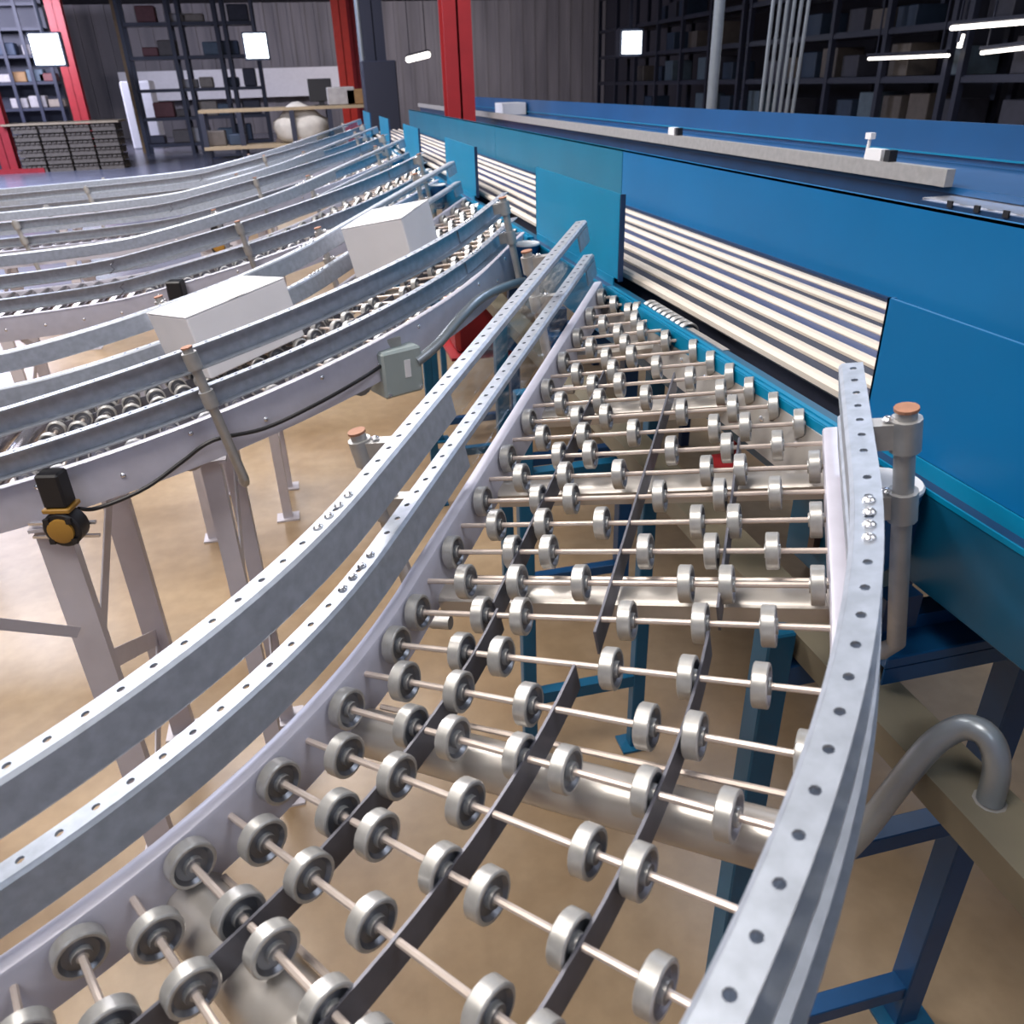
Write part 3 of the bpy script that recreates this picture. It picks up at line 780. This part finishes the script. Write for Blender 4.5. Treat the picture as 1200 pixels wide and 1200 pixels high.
bcm(MB().tube([(1.93, 2.68, 1.655), (1.935, 2.68, 1.72)], 0.006, 8).box(1.925, 1.945, 2.665, 2.695, 1.715, 1.735), 'reflector_stalk', 'white_paint')
TC = thing('feed_conveyor', 'short dark blue feed conveyor with a bright metal bed, right edge behind the line', 'conveyor', (2.0, 1.7, 0))
def tcm(mb, name, m_, p=TC):
    mb.v = [(x - 2.0, y - 1.7, z) for x, y, z in mb.v]; return mb.build(name, m_, p)
tcm(MB().box(1.80, 1.82, 0.6, 2.20, 1.40, 1.578), 'side_frame', 'dark_blue')
tcm(MB().box(1.82, 1.932, 0.6, 2.22, 1.565, 1.582), 'slider_bed', 'bolt_zinc')
for j in range(14):
    tcm(MB().box(1.795, 1.80, 0.7 + j*0.105, 0.72 + j*0.105, 1.572, 1.590), 'roller_clip', 'black_plastic')
for xx in (1.835, 1.90):
    for yy in (0.8, 2.0): tcm(sq(xx, yy, 0, 1.565, 0.03), 'leg', 'dark_blue')
tag(MB().box(2.14, 2.40, 9.2, 9.55, 1.605, 1.72, ch=0.004).build('carton', 'white_card'), 'white carton far along the royal blue conveyor', 'box')

# ------------------------------------------------------------------ columns, pipes, lamps
def h_column(name, label, x, y, w, d, z1, m_, group=None, base=True):
    o = thing(name, label, 'column', (x, y, 0), group)
    MB().box(-w/2, w/2, -d/2, -d/2 + 0.02, 0, z1).build('flange', m_, o)
    MB().box(-w/2, w/2, d/2 - 0.02, d/2, 0, z1).build('flange', m_, o)
    MB().box(-0.01, 0.01, -d/2, d/2, 0, z1).build('web', m_, o)
    if base:
        MB().box(-w*0.9, w*0.9, -d*0.8, d*0.8, 0, 0.03).build('base_plate', m_, o)
    return o
h_column('steel_column', 'thick red steel column directly behind the sorting line', 1.60, 8.75, 0.27, 0.24, 5.4, 'red_paint')
h_column('steel_column', 'bright red steel column, left one of the close pair', 1.4347, 24.0, 0.36, 0.3, 5.4, 'orange_red')
h_column('steel_column', 'dull red steel column, right one of the close pair', 1.8304, 25.5, 0.34, 0.3, 5.4, 'red_paint')
h_column('steel_column', 'dark red steel column rising behind the stacked pallets, left', -8.1308, 38.0, 0.55, 0.4, 5.4, 'red_paint')
h_column('steel_column', 'dark red steel column with spread feet at the left edge', -7.9984, 27.2613, 0.42, 0.35, 5.4, 'red_paint')
fx, fy = -7.9984, 27.2613
tag(MB().box(fx - 0.9, fx + 0.9, fy - 0.3, fy - 0.05, 0, 0.12).build('floor_kerb', 'red_paint'), 'low red kerb around the foot of the left edge column', 'kerb')
h_column('dark_column', 'nearly black steel column right of the red pair', 1.7672, 19.0, 0.42, 0.36, 5.4, 'rack_dark')
tag(MB().box(-0.34, 0.34, -0.3, 0.3, 0, 2.35, ch=0.02).build('column_guard', 'rack_dark', None, False, loc=(1.7672, 18.6, 0)), 'dark box guard around the foot of the black column', 'guard')
tag(MB().tube([(0, 0, 0), (0, 0, 5.4)], 0.07, 12).build('drain_pipe', 'conduit_grey', None, True, loc=(1.6676, 21.0, 0)), 'thin grey pipe beside the black column', 'pipe')
px_, py_ = 3.3000, 6.6843
tag(MB().tube([(0, 0, 0), (0, 0, 5.4)], 0.042, 14).build('drain_pipe', 'conduit_grey', None, True, loc=(px_, py_, 0)), 'single pale grey pipe rising behind the royal blue guard', 'pipe')
bundle = thing('conduit_bundle', 'bundle of six thin grey conduits rising behind the royal blue guard', 'pipes', (3.3000, 5.7257, 0))
for j in range(6):
    xo = (j - 2.5) * 0.036
    MB().tube([(xo, -xo*0.4, 0), (xo*1.25 + 0.05, -xo*0.4, 2.4), (xo*1.8 + 0.20, -xo*0.6, 6.0)], 0.0125, 10).build('conduit', 'conduit_grey', bundle, True)
for zz in (0.4, 1.4, 3.2, 4.6):
    MB().box(-0.14 + 0.02*zz, 0.14 + 0.03*zz, 0.02, 0.04, zz, zz + 0.04).build('strap', 'strip_steel', bundle)
def square_lamp(label, p, s):
    o = thing('square_lamp', label, 'lamp', p, 'square white lamps at the back')
    MB().box(-s/2, s/2, -0.05, 0.0, -s/2, s/2).build('diffuser', 'lamp_glow', o)
    MB().box(-s/2 - 0.05, s/2 + 0.05, 0.0, 0.25, -s/2 - 0.05, s/2 + 0.05).build('lamp_housing', 'rack_dark', o)
    MB().box(-0.03, 0.03, 0.05, 0.11, s/2 + 0.05, 5.4 - p[2]).build('drop_rod', 'rack_dark', o)
square_lamp('square white lamp in front of the dark shelving, left of centre', (-0.8219, 28.0000, 3.0187), 0.62)
square_lamp('square white lamp at the far left above the pallets', (-6.4467, 28.0000, 3.0459), 0.74)
square_lamp('square white lamp in front of the dark racking, right of the thick red column', (6.9712, 18.0000, 2.5451), 0.40)
def tube_lamp(label, p0, p1, r=0.035):
    o = thing('tube_lamp', label, 'lamp', p0, 'fluorescent tubes at the back')
    q = Vector(p1) - Vector(p0)
    MB().tube([(0, 0, 0), q], r, 8).build('tube', 'tube_glow', o)
    MB().beam((0, 0, r + 0.03), q + Vector((0, 0, r + 0.03)), 0.10, 0.04).build('reflector', 'rack_dark', o)
    for f in (0.1, 0.9):
        MB().box(-0.01, 0.01, -0.01, 0.01, r + 0.03, 5.385 - (p0[2] + q.z*f)).build('drop_rod', 'rack_dark', o, False, loc=q*f)
    return o
tube_lamp('short tilted fluorescent tube left of the thick red column', (3.8511, 30.0000, 2.6177), (4.3872, 29.0000, 2.7214), 0.09)
tube_lamp('small round glowing lamp end beside the red pair of columns', (1.9900, 26.5000, 2.6116), (2.0648, 26.5000, 2.6312), 0.12)
tube_lamp('long fluorescent tube across the top right corner', (8.4000, 10.3508, 2.3636), (8.4000, 9.0342, 2.3592), 0.028)
tube_lamp('lower fluorescent tube behind the right racking, right part', (8.7000, 10.0769, 2.0709), (8.7000, 9.2621, 2.1069), 0.022)
tube_lamp('lower fluorescent tube behind the right racking, left part', (8.7000, 12.4124, 2.0661), (8.7000, 10.6640, 2.0597), 0.020)
tube_lamp('short upright glowing lamp near the top right', (8.5000, 10.2577, 2.1386), (8.5000, 10.2469, 2.2904), 0.03)

# ------------------------------------------------------------------ racking along the right
def rack(label, x, y0, y1, group):
    o = thing('pallet_rack', label, 'rack', (x, (y0 + y1)/2, 0), group)
    L = y1 - y0; n = max(2, int(L / 1.35))
    for i in range(n + 1):
        yy = -L/2 + L*i/n
        for xx in (0.0, 0.9):
            MB().box(xx - 0.045, xx + 0.045, yy - 0.045, yy + 0.045, 0, 6.0).build('upright', 'rack_dark', o)
    for zz in (0.5, 1.15, 1.8, 2.45, 3.1, 3.9, 4.7):
        for xx in (0.0, 0.9):
            MB().box(xx - 0.03, xx + 0.03, -L/2, L/2, zz - 0.07, zz).build('shelf_beam', 'rack_dark', o)
        MB().box(0.0, 0.9, -L/2, L/2, zz, zz + 0.02).build('shelf', 'rack_dark', o)
    return o
rack('black pallet racking at the right, nearest bay row', 8.9, 5.4, 10.6, 'black racking along the right')
rack('black pallet racking at the right, middle bay row', 8.9, 10.9, 16.6, 'black racking along the right')
rack('black pallet racking at the right, farthest bay row behind the square lamp', 8.9, 16.9, 25.5, 'black racking along the right')
shelf_z = (0.52, 1.17, 1.82, 2.47, 3.12)
NTH = ['first', 'second', 'third', 'fourth', 'fifth', 'sixth', 'seventh', 'eighth', 'ninth', 'tenth', 'eleventh', 'twelfth', 'thirteenth', 'fourteenth', 'fifteenth']
RC = {}
cnt = 0
for yy in [5.4 + 0.62*i for i in range(29)]:
    for sz in (1.17, 1.82, 2.47, 3.12):
        if random.random() < (0.22 if yy < 10 else 0.35): continue
        near = yy < 9.3 and sz < 2.4
        m_ = random.choice([GOODS[2], GOODS[5], GOODS[5], GOODS[7]]) if near else random.choice([GOODS[0], GOODS[1], GOODS[3], GOODS[6], GOODS[0]])
        h = random.uniform(0.25, 0.45)
        o = MB().box(-0.26, 0.26, -0.22, 0.22, 0, h, ch=0.01).build('stored_carton', m_, None, False, loc=(9.35, yy, sz))
        part_ = 'near' if yy < 10.7 else ('middle' if yy < 16.7 else 'far')
        lev_ = {1.17: 'second', 1.82: 'third', 2.47: 'fourth', 3.12: 'fifth'}[sz]
        RC[(part_, lev_)] = RC.get((part_, lev_), 0) + 1
        tag(o, '%s carton from the near end on the %s level of the %s right rack' % (NTH[RC[(part_, lev_)] - 1], lev_, part_), 'box', 'cartons stored on the right %s rack' % ('near' if yy < 10.7 else ('middle' if yy < 16.7 else 'far')))

# ------------------------------------------------------------------ left background: shelving, partition, pallets, bench
sx0, sx1 = -5.0377, -0.9199
sh = thing('tall_shelving', 'tall black shelving unit against the grey wall, upper left', 'shelving', ((sx0 + sx1)/2, 32.0, 0))
W2 = (sx1 - sx0)/2
for xx in (-W2, -W2*0.28, -W2*0.12, W2*0.42, W2*0.55, W2):
    for yy in (0.0, 0.8): MB().box(xx - 0.06, xx + 0.06, yy - 0.05, yy + 0.05, 0, 5.2).build('upright', 'rack_dark', sh)
SZ = [0.35, 1.15, 2.0, 2.95, 3.9]
for zz in SZ: MB().box(-W2, W2, 0, 0.8, zz - 0.10, zz).build('shelf', 'rack_dark', sh)
SG = []
for i in range(22):
    lev = SZ[i % 5]; xx = -W2 + 0.35 + (i * 0.97) % (2*W2 - 0.7)
    h = random.uniform(0.22, 0.55); w = random.uniform(0.18, 0.36)
    o = MB().box(-w, w, -0.25, 0.25, 0, h, ch=0.03).build('stored_carton', GOODS[i % 7], None, False, loc=((sx0 + sx1)/2 + xx, 32.4, lev))
    SG.append((i % 5, xx, o))
for lv in range(5):
    for n_, (_, _, o) in enumerate(sorted([g for g in SG if g[0] == lv], key=lambda g: g[1])):
        tag(o, '%s goods carton from the left on the %s shelf up of the tall black shelving' % (NTH[n_], NTH[lv]), 'box', 'goods on the tall black shelving')
tag(MB().box(-7.5157, 2.5633, 44.2, 44.5, 1.55, 2.75).build('wall_band', 'white_paint'), 'wide white band of panels along the far grey wall', 'panel')
tag(MB().box(-6.1492, -5.0828, 36.0, 37.2, 0, 2.3, ch=0.05).build('white_cabinet', 'white_paint'), 'pale cabinet left of the tall black shelving', 'cabinet')
tag(MB().box(-0.16, 0.16, -0.16, 0.16, 0, 5.4).build('ochre_post', 'ochre_paint', None, False, loc=(-5.2604, 33.5, 0)), 'ochre post left of the tall black shelving', 'post')
dl0, dl1 = -12.6121, -8.8673
dr = thing('dark_racking', 'dark racking with scattered goods behind the pallets, far upper left', 'rack', ((dl0 + dl1)/2, 38.5, 0))
wd_ = (dl1 - dl0)/2
MB().box(-wd_, wd_, 0.9, 0.95, 0, 5.2).build('back_panel', 'rack_dark', dr)
for t in range(6): MB().box(-wd_ + t*wd_*0.4 - 0.06, -wd_ + t*wd_*0.4 + 0.06, -0.05, 0.05, 0, 5.2).build('upright', 'rack_dark', dr)
for zz in (0.6, 1.5, 2.4, 3.3, 4.2, 5.0): MB().box(-wd_, wd_, 0, 0.9, zz - 0.1, zz).build('shelf', 'rack_dark', dr)
for i, (xx, zz, gi) in enumerate(((-0.9, 2.4, 5), (-0.35, 2.4, 7), (0.4, 2.4, 6), (0.9, 2.4, 4), (-0.6, 1.5, 5), (0.2, 1.5, 5), (1.0, 1.5, 2), (0.5, 3.3, 5), (-0.5, 3.3, 3))):
    o = MB().box(-0.3, 0.3, -0.25, 0.25, 0, 0.28 + 0.07*(i % 3), ch=0.03).build('stored_carton', GOODS[gi], None, False, loc=((dl0 + dl1)/2 + xx*wd_*0.45 + wd_*0.45, 38.9, zz))
    tag(o, '%s goods carton counted along the shelves of the dark racking, far upper left' % NTH[i], 'box', 'goods on the far left racking')
# crates of pallets
bx0, bx1, yb = -7.6737, -4.9495, 27.5
stacks = 4
for sidx in range(stacks):
    wx = (bx1 - bx0)/stacks
    for lev in range(6):
        o = thing('pallet', 'slatted pallet, %s from the floor, in the %s stack from the left beyond the aisle' % (NTH[lev], NTH[sidx]), 'pallet', (bx0 + wx*(sidx + 0.5), yb, 0.0 + lev*0.20), 'stacked pallets at the left')
        for t in range(3): MB().box(-wx*0.45, wx*0.45, -0.5 + t*0.45, -0.4 + t*0.45, 0.0, 0.13).build('bearer', 'pallet_wood', o)
        for t in range(5): MB().box(-wx*0.46 + t*wx*0.19, -wx*0.46 + t*wx*0.19 + wx*0.15, -0.55, 0.55, 0.13, 0.165).build('board', 'pallet_wood', o)
tag(MB().box(bx0 - 0.2, bx1 + 0.1, yb - 0.6, yb + 0.6, 1.205, 1.25).build('cover_board', 'wood_top', None), 'long pale board lying across the pallet stacks', 'board')
# packing bench
wx0, wx1, yw = -1.9449, 1.6248, 20.0
be = thing('packing_bench', 'two-tier packing bench with wooden tops beyond the farthest spur', 'bench', ((wx0 + wx1)/2, yw, 0))
hw = (wx1 - wx0)/2
MB().box(-hw, hw, -0.4, 0.4, 1.50, 1.56).build('top_shelf', 'wood_top', be)
MB().box(-hw, hw*0.5, -0.55, 0.4, 0.80, 0.86).build('work_top', 'wood_top', be)
for xx in (-hw + 0.05, -hw*0.55, 0.1, hw*0.5, hw - 0.05):
    for yy in (-0.4, 0.35): MB().box(xx - 0.05, xx + 0.05, yy - 0.05, yy + 0.05, 0, 1.5).build('leg', 'rack_dark', be)
MB().box(-hw + 0.1, -hw*0.1, -0.4, 0.35, 0.05, 0.62).build('cupboard', 'rack_dark', be)
tb = MB()
import bmesh as _b
bmx = _b.new(); _b.ops.create_icosphere(bmx, subdivisions=3, radius=1.0)
for v in bmx.verts:
    f = 1 + 0.10*math.sin(5*v.co.x + 2)*math.cos(4*v.co.y) + 0.06*math.sin(9*v.co.z)
    v.co = Vector((v.co.x*0.62*f, v.co.y*0.4*f, max(0.0, (v.co.z*0.42 + 0.30)*f)*1.0))
me = bpy.data.meshes.new('covered_goods'); bmx.to_mesh(me); bmx.free(); me.materials.append(MAT['tarp'])
me.polygons.foreach_set('use_smooth', [True]*len(me.polygons))
tag(link('covered_goods', me, None, (0.1075, 20.0, 0.86)), 'lumpy pale cloth-covered goods on the packing bench', 'bundle')
mo = thing('monitor', 'black monitor standing on the top shelf of the packing bench', 'monitor', (0.6105, 20.0, 1.56))
MB().box(-0.25, 0.25, -0.05, 0.05, 0.08, 0.52, ch=0.01).build('screen_case', 'black_plastic', mo)
MB().box(-0.06, 0.06, -0.03, 0.03, 0.0, 0.1).build('neck', 'black_plastic', mo)
MB().box(-0.16, 0.16, -0.1, 0.1, 0.0, 0.02).build('foot', 'black_plastic', mo)
for i, (a, w, h) in enumerate(((250, 0.22, 0.3), (275, 0.18, 0.22), (400, 0.3, 0.35), (418, 0.22, 0.3))):
    o = MB().box(-w, w, -0.2, 0.2, 0, h, ch=0.02).build('bench_box', GOODS[(i*2 + 1) % 8], None, False, loc=(-0.7690*0 + wx0 + (a - 238)/(432 - 238)*(wx1 - wx0), 20.0, 0.86 if i < 2 else 1.56))
    tag(o, ['small dark box at the left end of the packing bench worktop', 'second small box from the left end of the packing bench worktop', 'box on the bench top shelf right of the monitor', 'box at the right end of the bench top shelf'][i], 'box')
tag(MB().box(-0.5, 0.5, -0.4, 0.4, 0, 0.62, ch=0.03).build('crate', 'white_paint', None, False, loc=(-0.2029, 18.3, 0.0)), 'pale crate on the floor in front of the packing bench', 'crate')
